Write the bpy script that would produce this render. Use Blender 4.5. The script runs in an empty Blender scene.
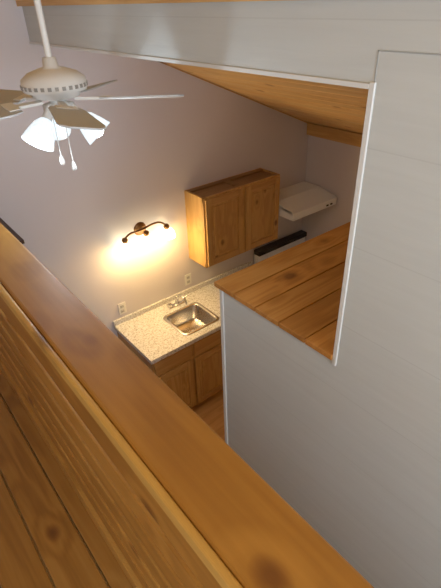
import bpy, bmesh, math, random
from mathutils import Vector, Matrix
random.seed(4)
S=bpy.context.scene
COL=S.collection
# ---------------------------------------------------------------- materials
def new_mat(name):
    m=bpy.data.materials.new(name); m.use_nodes=True
    nt=m.node_tree; return m,nt,nt.nodes['Principled BSDF']
def simple(name,col,rough=.5,metal=0,emis=None,estr=0,trans=0):
    m,nt,b=new_mat(name)
    b.inputs['Base Color'].default_value=(*col,1); b.inputs['Roughness'].default_value=rough
    b.inputs['Metallic'].default_value=metal
    if emis: b.inputs['Emission Color'].default_value=(*emis,1); b.inputs['Emission Strength'].default_value=estr
    if trans: b.inputs['Transmission Weight'].default_value=trans
    n=nt.nodes.new('ShaderNodeTexNoise'); n.inputs['Scale'].default_value=40
    r=nt.nodes.new('ShaderNodeMapRange'); r.inputs['To Min'].default_value=max(0,rough-.05); r.inputs['To Max'].default_value=min(1,rough+.05)
    nt.links.new(n.outputs['Fac'],r.inputs['Value']); nt.links.new(r.outputs['Result'],b.inputs['Roughness'])
    return m
def wood(name,dark,mid,light,axis,rough=.35,freq=9,knot=2.2,knotcol=(.10,.03,.008),var=.35,ring=30,kn=(.08,.17)):
    m,nt,b=new_mat(name); N=nt.nodes.new; L=nt.links.new
    g=N('ShaderNodeNewGeometry')
    rnd=N('ShaderNodeMath'); rnd.operation='MULTIPLY'; rnd.inputs[1].default_value=37
    L(g.outputs['Random Per Island'],rnd.inputs[0])
    add=N('ShaderNodeVectorMath'); add.operation='ADD'
    L(g.outputs['Position'],add.inputs[0]); L(rnd.outputs[0],add.inputs[1])
    def mp(al,ac):
        n=N('ShaderNodeMapping'); s=[ac,ac,ac]; s['XYZ'.index(axis)]=al
        n.inputs['Scale'].default_value=s; L(add.outputs[0],n.inputs['Vector']); return n
    m1=mp(freq*.09,freq); n1=N('ShaderNodeTexNoise'); n1.inputs['Scale'].default_value=1; n1.inputs['Detail'].default_value=3; n1.inputs['Distortion'].default_value=.6
    L(m1.outputs[0],n1.inputs['Vector'])
    mu=N('ShaderNodeMath'); mu.operation='MULTIPLY'; mu.inputs[1].default_value=ring; L(n1.outputs['Fac'],mu.inputs[0])
    m4=mp(knot*.7,knot); v=N('ShaderNodeTexVoronoi'); v.inputs['Scale'].default_value=1; L(m4.outputs[0],v.inputs['Vector'])
    kd=N('ShaderNodeMapRange'); kd.inputs['From Min'].default_value=0; kd.inputs['From Max'].default_value=.40; kd.inputs['To Min'].default_value=7; kd.inputs['To Max'].default_value=0
    L(v.outputs['Distance'],kd.inputs['Value'])
    ad=N('ShaderNodeMath'); ad.operation='ADD'; L(mu.outputs[0],ad.inputs[0]); L(kd.outputs[0],ad.inputs[1])
    si=N('ShaderNodeMath'); si.operation='SINE'; L(ad.outputs[0],si.inputs[0])
    mr=N('ShaderNodeMapRange'); mr.inputs['From Min'].default_value=-1; mr.inputs['To Min'].default_value=.28; mr.inputs['To Max'].default_value=.72; L(si.outputs[0],mr.inputs['Value'])
    m2=mp(freq*.5,freq*14); n2=N('ShaderNodeTexNoise'); n2.inputs['Scale'].default_value=1; n2.inputs['Detail'].default_value=2; L(m2.outputs[0],n2.inputs['Vector'])
    m3=mp(.8,3); n3=N('ShaderNodeTexNoise'); n3.inputs['Scale'].default_value=1; L(m3.outputs[0],n3.inputs['Vector'])
    a1=N('ShaderNodeMix'); a1.inputs[0].default_value=.35; L(mr.outputs[0],a1.inputs[2]); L(n2.outputs['Fac'],a1.inputs[3])
    a2=N('ShaderNodeMix'); a2.inputs[0].default_value=.40; L(a1.outputs[0],a2.inputs[2]); L(n3.outputs['Fac'],a2.inputs[3])
    cr=N('ShaderNodeValToRGB'); e=cr.color_ramp.elements
    e[0].position=.28; e[0].color=(*dark,1); e[1].position=.7; e[1].color=(*light,1)
    x=e.new(.48); x.color=(*mid,1); L(a2.outputs[0],cr.inputs[0])
    hv=N('ShaderNodeHueSaturation'); vr=N('ShaderNodeMapRange'); vr.inputs['To Min'].default_value=1-var; vr.inputs['To Max'].default_value=1+var*.6
    L(g.outputs['Random Per Island'],vr.inputs['Value']); L(vr.outputs[0],hv.inputs['Value']); L(cr.outputs[0],hv.inputs['Color'])
    kr=N('ShaderNodeMapRange'); kr.inputs['From Min'].default_value=kn[0]; kr.inputs['From Max'].default_value=kn[1]; kr.inputs['To Min'].default_value=.8; kr.inputs['To Max'].default_value=0
    L(v.outputs['Distance'],kr.inputs['Value'])
    mx=N('ShaderNodeMix'); mx.data_type='RGBA'; L(kr.outputs[0],mx.inputs[0]); L(hv.outputs[0],mx.inputs[6]); mx.inputs[7].default_value=(*knotcol,1)
    L(mx.outputs[2],b.inputs['Base Color']); b.inputs['Roughness'].default_value=rough; b.inputs['Specular IOR Level'].default_value=.3
    bp=N('ShaderNodeBump'); bp.inputs['Strength'].default_value=.12; bp.inputs['Distance'].default_value=.002; L(a1.outputs[0],bp.inputs['Height']); L(bp.outputs[0],b.inputs['Normal'])
    return m
def wall_mat(name,col,axis='Y',groove=None,bump=.25,rough=.6):
    m,nt,b=new_mat(name); N=nt.nodes.new; L=nt.links.new
    g=N('ShaderNodeNewGeometry'); mp=N('ShaderNodeMapping'); s=[45,45,45]; s['XYZ'.index(axis)]=3
    mp.inputs['Scale'].default_value=s; L(g.outputs['Position'],mp.inputs['Vector'])
    n=N('ShaderNodeTexNoise'); n.inputs['Scale'].default_value=1; n.inputs['Detail'].default_value=4; n.inputs['Distortion'].default_value=.5; L(mp.outputs[0],n.inputs['Vector'])
    n2=N('ShaderNodeTexNoise'); n2.inputs['Scale'].default_value=1.7; L(g.outputs['Position'],n2.inputs['Vector'])
    cr=N('ShaderNodeMix'); cr.data_type='RGBA'; cr.inputs[6].default_value=(*[c*.95 for c in col],1); cr.inputs[7].default_value=(*[min(1,c*1.04) for c in col],1)
    L(n2.outputs['Fac'],cr.inputs[0]); out=cr.outputs[2]; h=n.outputs['Fac']
    if groove:
        sp=N('ShaderNodeSeparateXYZ'); L(g.outputs['Position'],sp.inputs[0])
        d=N('ShaderNodeMath'); d.operation='DIVIDE'; d.inputs[1].default_value=groove; L(sp.outputs['Z'],d.inputs[0])
        f=N('ShaderNodeMath'); f.operation='FRACT'; L(d.outputs[0],f.inputs[0])
        c=N('ShaderNodeMath'); c.operation='LESS_THAN'; c.inputs[1].default_value=.012; L(f.outputs[0],c.inputs[0])
        gr=N('ShaderNodeMapRange'); gr.inputs['From Min'].default_value=.35; gr.inputs['From Max'].default_value=.65; gr.inputs['To Min'].default_value=.0; gr.inputs['To Max'].default_value=.30; L(h,gr.inputs['Value'])
        m0=N('ShaderNodeMix'); m0.data_type='RGBA'; L(gr.outputs[0],m0.inputs[0]); L(out,m0.inputs[6]); m0.inputs[7].default_value=(*[k*.86 for k in col],1); out=m0.outputs[2]
        mx=N('ShaderNodeMix'); mx.data_type='RGBA'; L(c.outputs[0],mx.inputs[0]); L(out,mx.inputs[6]); mx.inputs[7].default_value=(*[k*.88 for k in col],1); out=mx.outputs[2]  # groove shade put in as thin darker lines of colour, no relief
    L(out,b.inputs['Base Color']); b.inputs['Roughness'].default_value=rough
    bp=N('ShaderNodeBump'); bp.inputs['Strength'].default_value=bump; bp.inputs['Distance'].default_value=.003; L(h,bp.inputs['Height']); L(bp.outputs[0],b.inputs['Normal'])
    return m
def granite(name):
    m,nt,b=new_mat(name); N=nt.nodes.new; L=nt.links.new
    g=N('ShaderNodeNewGeometry')
    n=N('ShaderNodeTexNoise'); n.inputs['Scale'].default_value=75; n.inputs['Detail'].default_value=3; L(g.outputs['Position'],n.inputs['Vector'])
    cr=N('ShaderNodeValToRGB'); e=cr.color_ramp.elements; e[0].position=.36; e[0].color=(.42,.37,.32,1); e[1].position=.50; e[1].color=(.74,.71,.67,1)
    x=e.new(.43); x.color=(.62,.58,.53,1); x=e.new(.62); x.color=(.84,.82,.80,1); L(n.outputs['Fac'],cr.inputs[0])
    L(cr.outputs[0],b.inputs['Base Color']); b.inputs['Roughness'].default_value=.35
    return m
M={}
M['rail']=wood('pine_rail',(.21,.085,.014),(.31,.140,.023),(.41,.20,.038),'Y',rough=.48,freq=6,knot=5.5,var=.08,ring=24,knotcol=(.11,.035,.008))
M['edge']=wood('pine_rail_lit_edge',(.44,.24,.055),(.54,.32,.08),(.62,.40,.11),'Y',rough=.45,freq=6,knot=3,var=.08,ring=22)  # paler wood carries the bright lit look of the cap's inner edge
M['slat']=wood('pine_slat',(.25,.105,.018),(.36,.165,.030),(.45,.225,.048),'Y',rough=.5,freq=6,knot=5,var=.16,ring=22,knotcol=(.12,.04,.010))
M['floorY']=wood('pine_loft_floor',(.18,.075,.013),(.28,.125,.023),(.36,.175,.04),'Y',rough=.5,freq=8,knot=5,var=.18)
M['floorX']=wood('honey_kitchen_floor',(.50,.24,.07),(.66,.34,.11),(.76,.44,.16),'X',rough=.4,freq=8,knot=3)
M['plat']=wood('pine_platform',(.28,.105,.02),(.44,.18,.036),(.56,.27,.068),'X',rough=.5,freq=8,knot=5,var=.28,knotcol=(.12,.035,.010))
M['ceil']=wood('pine_ceiling',(.74,.42,.15),(.86,.54,.21),(.93,.65,.30),'Y',rough=.5,freq=7,knot=4.5,var=.14,knotcol=(.45,.20,.08))
M['trimw']=wood('pine_trim',(.50,.26,.08),(.62,.35,.12),(.70,.43,.17),'Y',rough=.45,freq=9,knot=2,var=.1)
M['cab']=wood('knotty_alder_cabinet',(.38,.19,.058),(.51,.285,.09),(.60,.365,.13),'Z',rough=.45,freq=9,knot=6,knotcol=(.15,.06,.02),var=.12)
M['cabH']=wood('knotty_alder_rail',(.36,.175,.054),(.49,.265,.085),(.58,.345,.125),'X',rough=.45,freq=9,knot=3,knotcol=(.15,.06,.02),var=.14)
M['cabtop']=wood('dark_cabinet_top',(.18,.095,.042),(.24,.135,.06),(.30,.18,.085),'X',rough=.6,freq=9,knot=3,var=.2)  # darker brown than the cabinet's sides and doors
M['darkwood']=wood('dark_walnut',(.02,.008,.005),(.04,.015,.009),(.06,.022,.013),'Z',rough=.4,freq=9,knot=2,var=.1)
M['wall']=wall_mat('painted_wall_lilac',(.67,.63,.66),'X',bump=.05)
M['panel']=wall_mat('painted_wood_panel',(.56,.60,.605),'Y',groove=.30,bump=.5,rough=.5)
M['seam']=simple('panel_seam',(.34,.37,.38),.6)
M['trim']=simple('white_gloss_trim',(.68,.70,.70),.35)
M['white']=simple('white_enamel',(.86,.90,.94),.3)
M['fan']=simple('fan_white',(.66,.65,.62),.5)
M['blade']=simple('fan_blade_white',(.42,.43,.44),.5)
M['steel']=simple('stainless_steel',(.66,.64,.61),.25,1)
M['vent']=simple('vent_shadow_grey',(.25,.24,.22),.5)
M['socket']=simple('outlet_socket_grey',(.48,.47,.45),.5)
M['chrome']=simple('chrome',(.8,.8,.8),.08,1)
M['bronze']=simple('oiled_bronze',(.22,.11,.045),.35,.9)
M['black']=simple('black_enamel',(.012,.012,.014),.25)
M['plastic']=simple('outlet_plastic',(.80,.78,.74),.4)
M['counter']=granite('speckled_laminate')
M['glowW']=simple('warm_frosted_glass',(1,.9,.7),.5,emis=(1,.90,.58),estr=4)
M['pane']=simple('added_window_pane',(.8,.9,1),.1,emis=(.75,.88,1),estr=2)  # glowing pane for the unseen added window
m,nt,b=new_mat('cool_frosted_glass')
b.inputs['Base Color'].default_value=(.55,.6,.65,1); b.inputs['Roughness'].default_value=.35; b.inputs['Emission Color'].default_value=(.78,.92,1,1)
lw=nt.nodes.new('ShaderNodeTexNoise'); lw.inputs['Scale'].default_value=14
mr=nt.nodes.new('ShaderNodeMapRange'); mr.inputs['From Min'].default_value=.35; mr.inputs['From Max'].default_value=.65; mr.inputs['To Min'].default_value=.5; mr.inputs['To Max'].default_value=.85
nt.links.new(lw.outputs['Fac'],mr.inputs['Value']); nt.links.new(mr.outputs['Result'],b.inputs['Emission Strength']); M['glowC']=m
M['bulbC']=simple('cool_bulb',(1,1,1),.5,emis=(.88,.96,1),estr=6)
# ---------------------------------------------------------------- geometry
def finish(me,name,mat,parent=None,smooth=False,bevel=0,loc=(0,0,0)):
    o=bpy.data.objects.new(name,me); COL.objects.link(o); o.location=loc
    if mat: me.materials.append(mat)
    if smooth:
        for p in me.polygons: p.use_smooth=True
    if bevel:
        b=o.modifiers.new('bevel','BEVEL'); b.width=bevel; b.segments=3; b.limit_method='ANGLE'; b.angle_limit=.6
    if parent: o.parent=parent
    return o
def empty(name,loc=(0,0,0)):
    o=bpy.data.objects.new(name,None); COL.objects.link(o); o.location=loc; o.empty_display_size=.1; return o
def addbox(bm,x0,x1,y0,y1,z0,z1):
    vs=[bm.verts.new((x,y,z)) for x in (x0,x1) for y in (y0,y1) for z in (z0,z1)]
    for f in ((0,1,3,2),(4,6,7,5),(0,4,5,1),(2,3,7,6),(0,2,6,4),(1,5,7,3)): bm.faces.new([vs[i] for i in f])
def box(name,x0,x1,y0,y1,z0,z1,mat,parent=None,bevel=.002):
    return boxes(name,[(x0,x1,y0,y1,z0,z1)],mat,parent,bevel)
def boxes(name,bl,mat,parent=None,bevel=.002):
    bm=bmesh.new()
    for b in bl: addbox(bm,*b)
    bmesh.ops.recalc_face_normals(bm,faces=bm.faces)
    me=bpy.data.meshes.new(name); bm.to_mesh(me); bm.free()
    return finish(me,name,mat,parent,bevel=bevel)
def prism(name,pts,axis,a0,a1,mat,parent=None,bevel=0):
    bm=bmesh.new()
    mk=(lambda p,a:(p[0],a,p[1])) if axis=='Y' else (lambda p,a:(a,p[0],p[1]))
    A=[bm.verts.new(mk(p,a0)) for p in pts]; B=[bm.verts.new(mk(p,a1)) for p in pts]
    bm.faces.new(A); bm.faces.new(B[::-1]); n=len(pts)
    for i in range(n): bm.faces.new((A[i],B[i],B[(i+1)%n],A[(i+1)%n]))
    bmesh.ops.recalc_face_normals(bm,faces=bm.faces)
    me=bpy.data.meshes.new(name); bm.to_mesh(me); bm.free()
    return finish(me,name,mat,parent,bevel=bevel)
def lathe(name,prof,mat,parent=None,seg=32,mtx=None):
    bm=bmesh.new(); rings=[]
    for r,z in prof: rings.append([bm.verts.new((max(r,1e-4)*math.cos(2*math.pi*i/seg),max(r,1e-4)*math.sin(2*math.pi*i/seg),z)) for i in range(seg)])
    for a,b in zip(rings,rings[1:]):
        for i in range(seg): bm.faces.new((a[i],a[(i+1)%seg],b[(i+1)%seg],b[i]))
    if mtx: bmesh.ops.transform(bm,matrix=mtx,verts=bm.verts)
    bmesh.ops.recalc_face_normals(bm,faces=bm.faces)
    me=bpy.data.meshes.new(name); bm.to_mesh(me); bm.free()
    return finish(me,name,mat,parent,smooth=True)
def tube(name,pts,r,mat,parent=None):
    c=bpy.data.curves.new(name,'CURVE'); c.dimensions='3D'; c.bevel_depth=r; c.bevel_resolution=4; c.use_fill_caps=True
    s=c.splines.new('NURBS'); s.points.add(len(pts)-1)
    for p,q in zip(s.points,pts): p.co=(*q,1)
    s.use_endpoint_u=True; s.order_u=min(4,len(pts)); s.resolution_u=8
    o=bpy.data.objects.new(name,c); COL.objects.link(o); c.materials.append(mat)
    if parent: o.parent=parent
    return o
def point(name,loc,w,col,r=.03,parent=None):
    l=bpy.data.lights.new(name,'POINT'); l.energy=w; l.color=col; l.shadow_soft_size=r
    o=bpy.data.objects.new(name,l); COL.objects.link(o); o.location=loc
    if parent: o.parent=parent
    return o
def keep(o,p):
    o.parent=p; o.matrix_parent_inverse=Matrix.Translation(-Vector(p.location)); return o

YB=3.22; YF=-1.6; XR=3.72; XL=-2.5; XW=1.10
def cz(x): return 3.36-.42*(x-1.1) if x>=0 else 3.822+.42*x
# ---------------------------------------------------------------- room shell
box('floor',XL,XR,YF,YB,-.1,0,M['floorX'],bevel=0)
prof=[(XL-.1,0),(XR+.1,0),(XR+.1,cz(XR)),(0,cz(0)),(XL-.1,cz(XL))]
prism('wall_back',prof,'Y',YB,YB+.1,M['wall'])
box('wall_right',XR,XR+.1,YF,YB,0,cz(XR)-.01,M['wall'],bevel=0)
box('wall_left',XL-.1,XL,YF,YB,0,cz(XL)-.01,M['wall'],bevel=0)
WX0,WX1,WZ0,WZ1=-.9,.95,1.9,3.2
boxes('wall_front',[(XL-.1,XR+.1,YF-.1,YF,0,WZ0),(XL-.1,WX0,YF-.1,YF,WZ0,2.75),(WX1,XR+.1,YF-.1,YF,WZ0,2.25)],M['wall'],bevel=0)
prism('wall_front_gable',[(XL-.1,2.75),(WX0,2.75),(WX0,WZ1),(WX1,WZ1),(WX1,2.25),(XR+.1,2.25),(XR+.1,cz(XR)-.02),(0,cz(0)),(XL-.1,cz(XL))],'Y',YF-.1,YF,M['wall'])
w=empty('added_window',(0,YF,2.55))  # unseen window, added behind the camera to spread soft light
keep(boxes('frame',[(WX0,WX1,YF-.06,YF+.02,WZ0,WZ0+.05),(WX0,WX1,YF-.06,YF+.02,WZ1-.05,WZ1),(WX0,WX0+.05,YF-.06,YF+.02,WZ0,WZ1),(WX1-.05,WX1,YF-.06,YF+.02,WZ0,WZ1),(0,.05,YF-.05,YF,WZ0,WZ1)],M['trim']),w)
keep(box('pane',WX0,WX1,YF-.09,YF-.08,WZ0,WZ1,M['pane'],bevel=0),w)
bm=bmesh.new(); pw=.135
def slopeplanks(x0,x1):
    sgn=1 if x1>x0 else -1; Ls=abs(x1-x0)*math.sqrt(1+.42**2); n=int(Ls/pw)+1
    for i in range(n):
        a=i*pw+.002; b=min((i+1)*pw-.002,Ls); k=1/math.sqrt(1+.42**2)
        xa=x0+sgn*a*k; xb=x0+sgn*b*k
        za,zb=cz(xa),cz(xb); t=.03
        vs=[bm.verts.new(p) for p in ((xa,YF,za),(xa,YB,za),(xb,YB,zb),(xb,YF,zb),(xa,YF,za+t),(xa,YB,za+t),(xb,YB,zb+t),(xb,YF,zb+t))]
        for f in ((0,1,2,3),(7,6,5,4),(0,4,5,1),(1,5,6,2),(2,6,7,3),(3,7,4,0)): bm.faces.new([vs[j] for j in f])
slopeplanks(0,XR+.08); slopeplanks(-.001,XL-.08)
bmesh.ops.recalc_face_normals(bm,faces=bm.faces)
me=bpy.data.meshes.new('ceiling'); bm.to_mesh(me); bm.free(); finish(me,'ceiling',M['ceil'],bevel=.005)
prism('roof_deck',[(XL-.1,cz(XL)+.0),(0,cz(0)+.035),(XR+.1,cz(XR)+.0),(XR+.1,cz(XR)+.1),(0,cz(0)+.12),(XL-.1,cz(XL)+.1)],'Y',YF-.1,YB+.1,M['darkwood'])
T=.09; ZS=2.235; ZH=3.15; YO=.757; YE=1.41
def part(name,y0,y1,z0,z1):
    o=prism(name,[(y0,z0),(y1,z0),(y1,z1),(y0,z1)],'X',XW,XW+T,M['panel'])
    for v in o.data.vertices:
        if v.co.z>3.3 and v.co.x>XW+.01: v.co.z=cz(XW+T)-.006
part('wall_partition',YF,YO,0,3.352)
part('wall_partition_half',YO,YE,0,ZS)
part('wall_partition_header',YO,YB,ZH,3.352)
box('trim_1',XW-.006,XW+.004,YO-.016,YO+.001,ZS-.02,ZH+.016,M['trim'],bevel=.002)
box('trim_2',XW-.006,XW+.004,YO+.001,YB-.002,ZH-.002,ZH+.012,M['trim'],bevel=.002)
box('trim_3',XW-.006,XW+.004,YE-.018,YE+.004,0.0,ZS,M['trim'],bevel=.002)
box('trim_4',XW-.0015,XW+.002,YO-.012,YO-.009,ZH+.016,3.238,M['seam'],bevel=0)
box('trim_5',XW-.0015,XW+.002,YF,YO-.009,3.235,3.238,M['seam'],bevel=0)
box('trim_6',XW-.03,XW,YF,YB,3.345,3.372,M['trimw'],bevel=.002)
prism('trim_7',[(XW+T,cz(XW+T)-.012),(XR-.03,cz(XR-.03)-.012),(XR-.03,cz(XR-.03)-.002),(XW+T,cz(XW+T)-.002)],'Y',YB-.008,YB,M['trimw'])
box('trim_8',XR-.035,XR,YE-2,YB,2.15,cz(XR)+.005,M['trimw'],bevel=.003)
box('wall_bathroom',XW+T,XR,YE-.09,YE,0,ZS-.002,M['wall'],bevel=0)
pww=.14; pl=[]; y=YE+.035
for k in range(24):
    y0=max(y-pww+.004,YF+.01)
    if y>YO+.01 and y0<YO:
        pl.append((XW-.012,XR-.04,YO+.001,y,ZS,ZS+.024)); y=YO-.001
    elif y0>=YO: pl.append((XW-.012,XR-.04,y0,y,ZS,ZS+.024)); y-=pww
    else: pl.append((XW+T+.002,XR-.04,y0,y-.001,ZS,ZS+.024)); y-=pww
    if y<YF+.1: break
boxes('platform_planks',pl,M['plat'],bevel=.003)
# ---------------------------------------------------------------- loft floor and railing
ZL=1.76
lf=[]; x=.285
while x>XL:
    lf.append((max(x-.135,XL),x-.003,YF,YB,ZL-.03,ZL)); x-=.138
boxes('loft_floor',lf,M['floorY'],bevel=.003)
box('loft_joist_beam',XL,.27,YF,YB,ZL-.2,ZL-.031,M['trimw'],bevel=0)
r=empty('loft_railing',(.26,1,ZL)); ZR=2.693; RY=YF+.04
keep(box('cap_rail',.203,.337,RY,YB-.01,ZR-.038,ZR,M['rail'],bevel=.008),r)
keep(box('cap_lit_edge',.187,.2025,RY,YB-.01,ZR-.040,ZR-.004,M['edge'],bevel=.006),r)  # separate strip in lighter wood stands in for the lit edge
keep(box('inner_top_rail',.203,.24,RY,YB-.01,ZR-.128,ZR-.041,M['slat'],bevel=.004),r)
sl=[]; z=ZR-.150
while z>ZL+.15:
    sl.append((.215,.238,RY,YB-.01,z-.088,z)); z-=.118
keep(boxes('slats',sl,M['slat'],bevel=.004),r)
keep(box('bottom_rail',.205,.243,RY,YB-.01,ZL,ZL+.075,M['slat'],bevel=.004),r)
keep(boxes('posts',[(.244,.325,yy-.045,yy+.045,ZL-.17,ZR-.039) for yy in (-1.5,-.2,1.5,3.1)],M['trimw'],bevel=.004),r)
# ---------------------------------------------------------------- cabinets
def door(parent,nm,x0,x1,z0,z1,yf,fw=.055):
    k=.018
    keep(boxes(nm+'_stiles',[(x0,x0+fw,yf,yf+k,z0,z1),(x1-fw,x1,yf,yf+k,z0,z1)],M['cab'],bevel=.004),parent)
    keep(boxes(nm+'_rails',[(x0+fw,x1-fw,yf,yf+k,z0,z0+fw),(x0+fw,x1-fw,yf,yf+k,z1-fw,z1)],M['cabH'],bevel=.004),parent)
    keep(box(nm+'_panel',x0+fw-.002,x1-fw+.002,yf+.011,yf+k,z0+fw-.002,z1-fw+.002,M['cab'],bevel=0),parent)
    keep(box(nm+'_raised_field',x0+fw+.022,x1-fw-.022,yf+.003,yf+.014,z0+fw+.022,z1-fw-.022,M['cab'],bevel=.005),parent)
c=empty('upper_cabinet',(2.6,3.07,1.6))
UX0,UX1,UY0,UZ0,UZ1=2.145,3.05,2.93,1.285,1.95
keep(boxes('carcass',[(UX0,UX0+.018,UY0+.04,YB,UZ0,UZ1),(UX1-.018,UX1,UY0+.04,YB,UZ0,UZ1),(UX0+.018,UX1-.018,YB-.01,YB,UZ0,UZ1)],M['cab'],bevel=0),c)
keep(boxes('top_bottom',[(UX0+.018,UX1-.018,UY0+.04,YB-.01,UZ0+.02,UZ0+.04),(UX0+.018,UX1-.018,UY0+.04,YB-.01,UZ1-.03,UZ1-.014),(UX0+.018,UX1-.018,YB-.06,YB-.01,UZ1-.014,UZ1),(UX0+.018,UX1-.018,UY0+.04,UY0+.07,UZ1-.014,UZ1),(UX0+.4,UX0+.46,UY0+.07,YB-.06,UZ1-.014,UZ1)],M['cabtop'],bevel=0),c)
keep(boxes('face_frame',[(UX0,UX0+.04,UY0+.02,UY0+.04,UZ0,UZ1),(UX1-.04,UX1,UY0+.02,UY0+.04,UZ0,UZ1),(2.575,2.62,UY0+.02,UY0+.04,UZ0,UZ1),(UX0,UX1,UY0+.021,UY0+.04,UZ0,UZ0+.04),(UX0,UX1,UY0+.021,UY0+.04,UZ1-.04,UZ1)],M['cab'],bevel=.002),c)
door(c,'door_left',UX0+.015,2.582,UZ0+.015,UZ1-.015,UY0+.001,.06)
door(c,'door_right',2.613,UX1-.015,UZ0+.015,UZ1-.015,UY0+.001,.06)
b=empty('base_cabinet',(2.1,2.9,.45)); BX0,BX1,BY0=1.30,2.93,2.62
keep(boxes('carcass',[(BX0,BX0+.02,BY0+.02,YB,.1,.87),(BX1-.02,BX1,BY0+.02,YB,.1,.87),(BX0+.02,BX1-.02,YB-.02,YB,.1,.87),(BX0,BX1,BY0+.07,YB,0,.12)],M['cab'],bevel=0),b)
xs=[1.30,1.70,2.12,2.53,2.93]
fr=[(BX0,BX1,BY0,BY0+.02,.1,.14),(BX0,BX1,BY0,BY0+.02,.845,.87),(BX0,BX1,BY0,BY0+.02,.67,.705)]+[(x-.022,x+.022,BY0+.001,BY0+.02,.1,.87) for x in xs[1:-1]]+[(BX0,BX0+.03,BY0+.001,BY0+.02,.1,.87),(BX1-.03,BX1,BY0+.001,BY0+.02,.1,.87)]
keep(boxes('face_frame',fr,M['cab'],bevel=.001),b)
for i in range(4):
    x0,x1=xs[i]+.014,xs[i+1]-.014
    keep(box(f'drawer_front_{i+1}',x0,x1,BY0-.018,BY0,.70,.845,M['cabH'],bevel=.006),b)
    door(b,f'door_{i+1}',x0,x1,.125,.68,BY0-.019,.055)
ct=empty('countertop',(2.1,2.9,.9)); CX0,CX1,CY0,CZ=1.28,2.945,2.585,.91
SX0,SX1,SY0,SY1=1.68,2.06,2.67,3.03
keep(boxes('slab',[(CX0,SX0,CY0,YB,.872,CZ),(SX1,CX1,CY0,YB,.872,CZ),(SX0,SX1,CY0,SY0,.872,CZ),(SX0,SX1,SY1,YB,.872,CZ)],M['counter'],bevel=0),ct)
keep(box('backsplash',CX0,CX1,YB-.02,YB,CZ,CZ+.05,M['counter'],bevel=.002),ct)
sk=empty('kitchen_sink',((SX0+SX1)/2,(SY0+SY1)/2,CZ))
def rr(cx,cy,hx,hy,r,n=6):
    out=[]
    for k,(sx,sy) in enumerate(((1,1),(-1,1),(-1,-1),(1,-1))):
        for i in range(n+1):
            a=math.pi/2*(k+i/n); out.append((cx+sx*(hx-r)+r*math.cos(a),cy+sy*(hy-r)+r*math.sin(a)))
    return out
bm=bmesh.new(); scx,scy=(SX0+SX1)/2,(SY0+SY1)/2; hx,hy=(SX1-SX0)/2+.012,(SY1-SY0)/2+.012
lev=[(hx,hy,.05,CZ+.001),(hx-.004,hy-.004,.05,CZ+.007),(hx-.022,hy-.022,.05,CZ+.007),(hx-.03,hy-.03,.05,CZ-.002),(hx-.042,hy-.042,.055,CZ-.13),(hx-.06,hy-.06,.05,CZ-.15),(.05,.05,.045,CZ-.157)]
R_=[[bm.verts.new((x,y,z)) for x,y in rr(scx,scy,a,bb,r_)] for a,bb,r_,z in lev]
for A,B in zip(R_,R_[1:]):
    n=len(A)
    for i in range(n): bm.faces.new((A[i],A[(i+1)%n],B[(i+1)%n],B[i]))
bm.faces.new(R_[-1]); bmesh.ops.recalc_face_normals(bm,faces=bm.faces)
me=bpy.data.meshes.new('basin'); bm.to_mesh(me); bm.free(); keep(finish(me,'basin',M['steel'],smooth=True),sk)
keep(lathe('drain',[(0,.003),(.02,.002),(.028,.006),(.036,.004),(.038,0)],M['chrome'],mtx=Matrix.Translation((scx,scy,CZ-.157))),sk)
fx,fy=1.90,3.115
f=empty('kitchen_faucet',(fx,fy,CZ))
keep(box('deck_plate',fx-.10,fx+.10,fy-.025,fy+.025,CZ+.001,CZ+.018,M['chrome'],bevel=.008),f)
keep(lathe('body',[(.024,0),(.024,.01),(.018,.02),(.017,.07),(.012,.085),(0,.09)],M['chrome'],mtx=Matrix.Translation((fx,fy,CZ+.012))),f)
keep(tube('spout',[(fx,fy,CZ+.05),(fx,fy-.02,CZ+.13),(fx,fy-.09,CZ+.16),(fx,fy-.15,CZ+.13),(fx,fy-.16,CZ+.09)],.010,M['chrome']),f)
for s_ in (-1,1):
    keep(lathe('handle',[(.018,0),(.016,.03),(.01,.04),(0,.042)],M['chrome'],mtx=Matrix.Translation((fx+s_*.08,fy,CZ+.015))),f)
    keep(tube('lever',[(fx+s_*.08,fy,CZ+.05),(fx+s_*.105,fy-.01,CZ+.058),(fx+s_*.13,fy-.02,CZ+.06)],.006,M['chrome']),f)
def outlet(x,z):
    e=empty('wall_outlet',(x,YB,z))
    keep(box('plate',x-.037,x+.037,YB-.007,YB,z-.058,z+.058,M['plastic'],bevel=.003),e)
    for dz in (-.024,.024):
        keep(box('socket',x-.017,x+.017,YB-.010,YB-.006,z+dz-.014,z+dz+.014,M['socket'],bevel=.003),e)
        keep(boxes('slots',[(x-.008,x-.006,YB-.0105,YB-.009,z+dz-.006,z+dz+.006),(x+.006,x+.008,YB-.0105,YB-.009,z+dz-.006,z+dz+.006)],M['black'],bevel=0),e)
outlet(1.388,1.05); outlet(2.11,1.06)
# range hood
h=empty('range_hood',(3.36,2.98,1.57)); HX0,HX1=3.065,3.70
keep(prism('canopy',[(YB,1.66),(3.00,1.66),(2.765,1.605),(2.765,1.53),(2.785,1.53),(2.80,1.585),(3.02,1.62),(YB,1.62)],'X',HX0,HX1,M['white'],bevel=.003),h)
keep(boxes('sides',[(HX0,HX0+.008,2.79,YB,1.53,1.62),(HX1-.008,HX1,2.79,YB,1.53,1.62)],M['white'],bevel=0),h)
keep(box('filter',HX0+.1,HX1-.1,2.86,3.14,1.555,1.562,M['steel'],bevel=0),h)
keep(boxes('switches',[(HX1-.16,HX1-.13,2.757,2.766,1.55,1.565),(HX1-.10,HX1-.07,2.757,2.766,1.55,1.565)],M['black'],bevel=.002),h)
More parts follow.
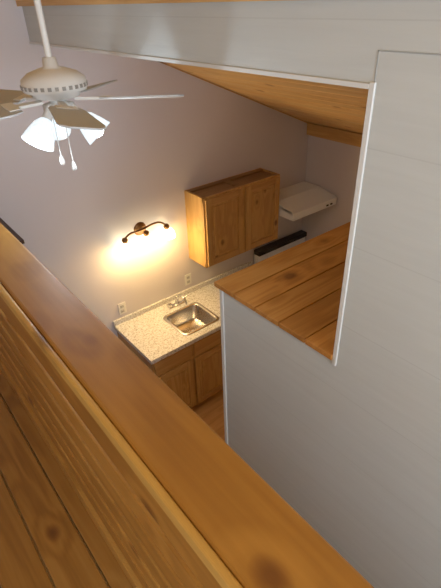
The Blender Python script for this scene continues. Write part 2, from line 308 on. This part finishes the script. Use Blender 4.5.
# stove
s=empty('kitchen_stove',(3.33,2.9,.45)); TX0,TX1=2.965,3.705
keep(box('body',TX0,TX1,2.60,YB-.01,.03,.895,M['white'],bevel=.004),s)
keep(box('cooktop',TX0,TX1,2.58,YB-.01,.896,.915,M['white'],bevel=.004),s)
keep(box('backguard',TX0,TX1,YB-.08,YB-.01,.916,1.035,M['white'],bevel=.004),s)
keep(box('backguard_cap',TX0,TX1,YB-.10,YB-.01,1.036,1.09,M['black'],bevel=.008),s)
keep(box('oven_door',TX0+.01,TX1-.01,2.575,2.598,.2,.78,M['black'],bevel=.004),s)
keep(tube('oven_handle',[(TX0+.06,2.54,.72),(TX0+.3,2.54,.72),(TX1-.06,2.54,.72)],.01,M['steel']),s)
keep(boxes('feet',[(TX0+.02,TX0+.06,2.62,2.66,0,.03),(TX1-.06,TX1-.02,2.62,2.66,0,.03),(TX0+.02,TX0+.06,3.1,3.14,0,.03),(TX1-.06,TX1-.02,3.1,3.14,0,.03)],M['black'],bevel=0),s)
for (x,y,r_) in ((3.15,2.74,.09),(3.52,2.74,.075),(3.15,2.98,.075),(3.52,2.98,.09)):
    keep(lathe('burner',[(r_,0),(r_,.012),(r_*.85,.012),(r_*.8,.004),(r_*.55,.004),(r_*.5,.012),(r_*.35,.012),(0,.006)],M['steel'],mtx=Matrix.Translation((x,y,.915))),s)
t=empty('tall_storage_cabinet',(.46,2.9,1.1))
keep(box('body',.35,.585,2.64,YB-.002,0,2.18,M['darkwood'],bevel=.003),t)
keep(box('top_board',.345,.605,2.62,YB-.001,2.18,2.205,M['darkwood'],bevel=.003),t)
keep(boxes('doors',[(.586,.602,2.65,2.92,.1,2.16),(.586,.602,2.93,YB-.02,.1,2.16)],M['darkwood'],bevel=.003),t)
# ---------------------------------------------------------------- wall light
VX=1.67; VZ=1.735
vl=empty('vanity_wall_light',(VX,YB,VZ))
keep(lathe('backplate',[(0,.022),(.035,.02),(.055,.008),(.06,0)],M['bronze'],mtx=Matrix.Translation((VX,YB,VZ))@Matrix.Rotation(math.pi/2,4,'X')),vl)
keep(tube('stem',[(VX,YB,VZ),(VX,YB-.06,VZ+.01),(VX,YB-.10,VZ+.045)],.008,M['bronze']),vl)
keep(tube('curved_bar',[(VX-.21,YB-.10,VZ-.01),(VX-.17,YB-.10,VZ+.045),(VX-.08,YB-.10,VZ+.03),(VX,YB-.10,VZ+.045),(VX+.08,YB-.10,VZ+.06),(VX+.16,YB-.10,VZ+.055),(VX+.205,YB-.10,VZ-.01)],.009,M['bronze']),vl)
for x in (VX-.2,VX,VX+.2):
    mt=Matrix.Translation((x,YB-.10,VZ-.005))
    keep(lathe('socket_cup',[(0,.02),(.02,.018),(.026,0),(.024,-.02),(.0,-.02)],M['bronze'],mtx=mt),vl)
    keep(lathe('glass_shade',[(.022,-.018),(.050,-.03),(.066,-.06),(.072,-.095),(.068,-.095),(.061,-.06),(.046,-.032),(.019,-.02)],M['glowW'],mtx=mt),vl)
    keep(lathe('bulb',[(0,-.02),(.018,-.03),(.034,-.06),(.036,-.085),(.024,-.11),(0,-.118)],M['glowW'],mtx=mt),vl)
    keep(point('bulb_light',(x,YB-.165,VZ-.15),3.6,(1,.62,.22),.04),vl)
# ---------------------------------------------------------------- ceiling fan
FX,FY,FZ=.643,1.73,3.135
fan=empty('ceiling_fan',(FX,FY,FZ)); ft=Matrix.Translation((FX,FY,0))
zc=cz(FX)
keep(lathe('canopy',[(0,0.0),(.02,0),(.045,.02),(.065,.06),(.068,.085)],M['fan'],mtx=Matrix.Translation((FX,FY,zc-.10))),fan)
keep(lathe('downrod',[(.011,FZ+.03),(.011,zc-.06)],M['fan'],seg=16,mtx=ft),fan)
keep(lathe('motor_housing',[(.0,FZ+.07),(.022,FZ+.068),(.026,FZ+.04),(.05,FZ+.034),(.085,FZ+.022),(.108,FZ+.004),(.112,FZ-.02),(.108,FZ-.034),(.085,FZ-.04),(.08,FZ-.055),(.06,FZ-.06),(0,FZ-.06)],M['fan'],seg=48,mtx=ft),fan)
bm=bmesh.new()
for i in range(30):
    n0=len(bm.verts); addbox(bm,.1085,.1135,-.006,.006,-.024,-.012); bm.verts.ensure_lookup_table()
    bmesh.ops.transform(bm,matrix=Matrix.Translation((FX,FY,FZ))@Matrix.Rotation(i*math.tau/30,4,'Z'),verts=bm.verts[n0:])
me=bpy.data.meshes.new('vent_slots'); bm.to_mesh(me); bm.free(); keep(finish(me,'vent_slots',M['vent']),fan)
for i in range(5):
    a=math.radians(-31+72*i); rot=Matrix.Translation((FX,FY,FZ-.066))@Matrix.Rotation(a,4,'Z')@Matrix.Rotation(math.radians(1.5),4,'Y')
    bm=bmesh.new(); out=[(.15,.048),(.18,.058),(.40,.070),(.43,.064),(.448,.04)]
    pts=[(r_,w_) for r_,w_ in out]+[(r_,-w_) for r_,w_ in out[::-1]]
    A=[bm.verts.new((p[0],p[1],.003)) for p in pts]; B=[bm.verts.new((p[0],p[1],-.003)) for p in pts]
    bm.faces.new(A); bm.faces.new(B[::-1])
    for k in range(len(pts)): bm.faces.new((A[k],B[k],B[(k+1)%len(pts)],A[(k+1)%len(pts)]))
    bmesh.ops.transform(bm,matrix=rot@Matrix.Rotation(math.radians(-11),4,'X'),verts=bm.verts)
    bmesh.ops.recalc_face_normals(bm,faces=bm.faces)
    me=bpy.data.meshes.new('blade'); bm.to_mesh(me); bm.free(); keep(finish(me,f'blade_{i+1}',M['blade'],bevel=.0015),fan)
    bm=bmesh.new(); addbox(bm,.06,.19,-.012,.012,-.004,.006); addbox(bm,.15,.19,-.035,.035,.003,.007)
    bmesh.ops.transform(bm,matrix=rot@Matrix.Rotation(math.radians(-11),4,'X'),verts=bm.verts)
    me=bpy.data.meshes.new('blade_iron'); bm.to_mesh(me); bm.free(); keep(finish(me,f'blade_iron_{i+1}',M['fan'],bevel=.002),fan)
keep(lathe('light_kit_hub',[(.03,FZ-.06),(.03,FZ-.075),(.055,FZ-.08),(.055,FZ-.11),(.035,FZ-.125),(0,FZ-.13)],M['fan'],mtx=ft),fan)
for i in range(3):
    a=math.radians(-158+120*i)
    mt=Matrix.Translation((FX+.05*math.cos(a),FY+.05*math.sin(a),FZ-.10))@Matrix.Rotation(a,4,'Z')@Matrix.Rotation(math.radians(-42),4,'Y')
    keep(lathe('lamp_arm',[(.016,.02),(.018,-.03),(.022,-.035)],M['fan'],mtx=mt),fan)
    keep(lathe('lamp_shade',[(.02,-.03),(.035,-.05),(.047,-.085),(.056,-.12),(.053,-.12),(.044,-.085),(.032,-.05),(.018,-.032)],M['glowC'],mtx=mt),fan)
    keep(lathe('lamp_bulb',[(0,-.035),(.014,-.04),(.028,-.075),(.030,-.10),(.018,-.122),(0,-.128)],M['bulbC'],mtx=mt),fan)
    p=mt@Vector((0,0,-.15)); keep(point('lamp_light',p,2.2,(.82,.93,1),.03),fan)
for dx,l in ((-.045,.14),(-.005,.17)):
    x,y=FX+dx,FY-.04
    keep(tube('pull_chain',[(x,y,FZ-.12),(x,y,FZ-.12-l/2),(x,y,FZ-.12-l)],.0018,M['fan']),fan)
    keep(lathe('chain_pendant',[(0,.035),(.005,.03),(.009,.012),(.007,0),(0,-.002)],M['fan'],seg=12,mtx=Matrix.Translation((x,y,FZ-.12-l-.02))),fan)
# ---------------------------------------------------------------- daylight fill
def area(name,loc,target,sx,sy,w,col):
    l=bpy.data.lights.new(name,'AREA'); l.shape='RECTANGLE'; l.size=sx; l.size_y=sy; l.energy=w; l.color=col
    o=bpy.data.objects.new(name,l); COL.objects.link(o); o.location=loc
    o.rotation_euler=(Vector(target)-Vector(loc)).to_track_quat('-Z','Y').to_euler(); return o
area('added_window_fill',(0.02,YF+.03,2.55),(.1,3,2.1),1.7,1.2,60,(.80,.90,1))  # added fill lamp inside the unseen window, brightens the walls
W=bpy.data.worlds.new('World'); S.world=W; W.use_nodes=True
W.node_tree.nodes['Background'].inputs[0].default_value=(.6,.75,1,1); W.node_tree.nodes['Background'].inputs[1].default_value=.6
# ---------------------------------------------------------------- camera
th=math.radians(32.9); ro=math.radians(2.0)
hd=Vector((.614,.789,0)).normalized(); Z=Vector((0,0,1))
F=hd*math.cos(th)-Z*math.sin(th); R0=hd.cross(Z).normalized(); U0=R0.cross(F)
R=R0*math.cos(ro)-U0*math.sin(ro); U=U0*math.cos(ro)+R0*math.sin(ro)
cd=bpy.data.cameras.new('camera'); cam=bpy.data.objects.new('camera',cd); COL.objects.link(cam)
mt=Matrix((R,U,-F)).transposed().to_4x4(); mt.translation=(0,0,3.36); cam.matrix_world=mt
cd.sensor_fit='VERTICAL'; cd.sensor_height=36; cd.lens=460/588*36; cd.clip_start=.02
S.camera=cam
S.view_settings.view_transform='Standard'; S.view_settings.look='None'; S.view_settings.exposure=0.3; S.view_settings.gamma=1.12
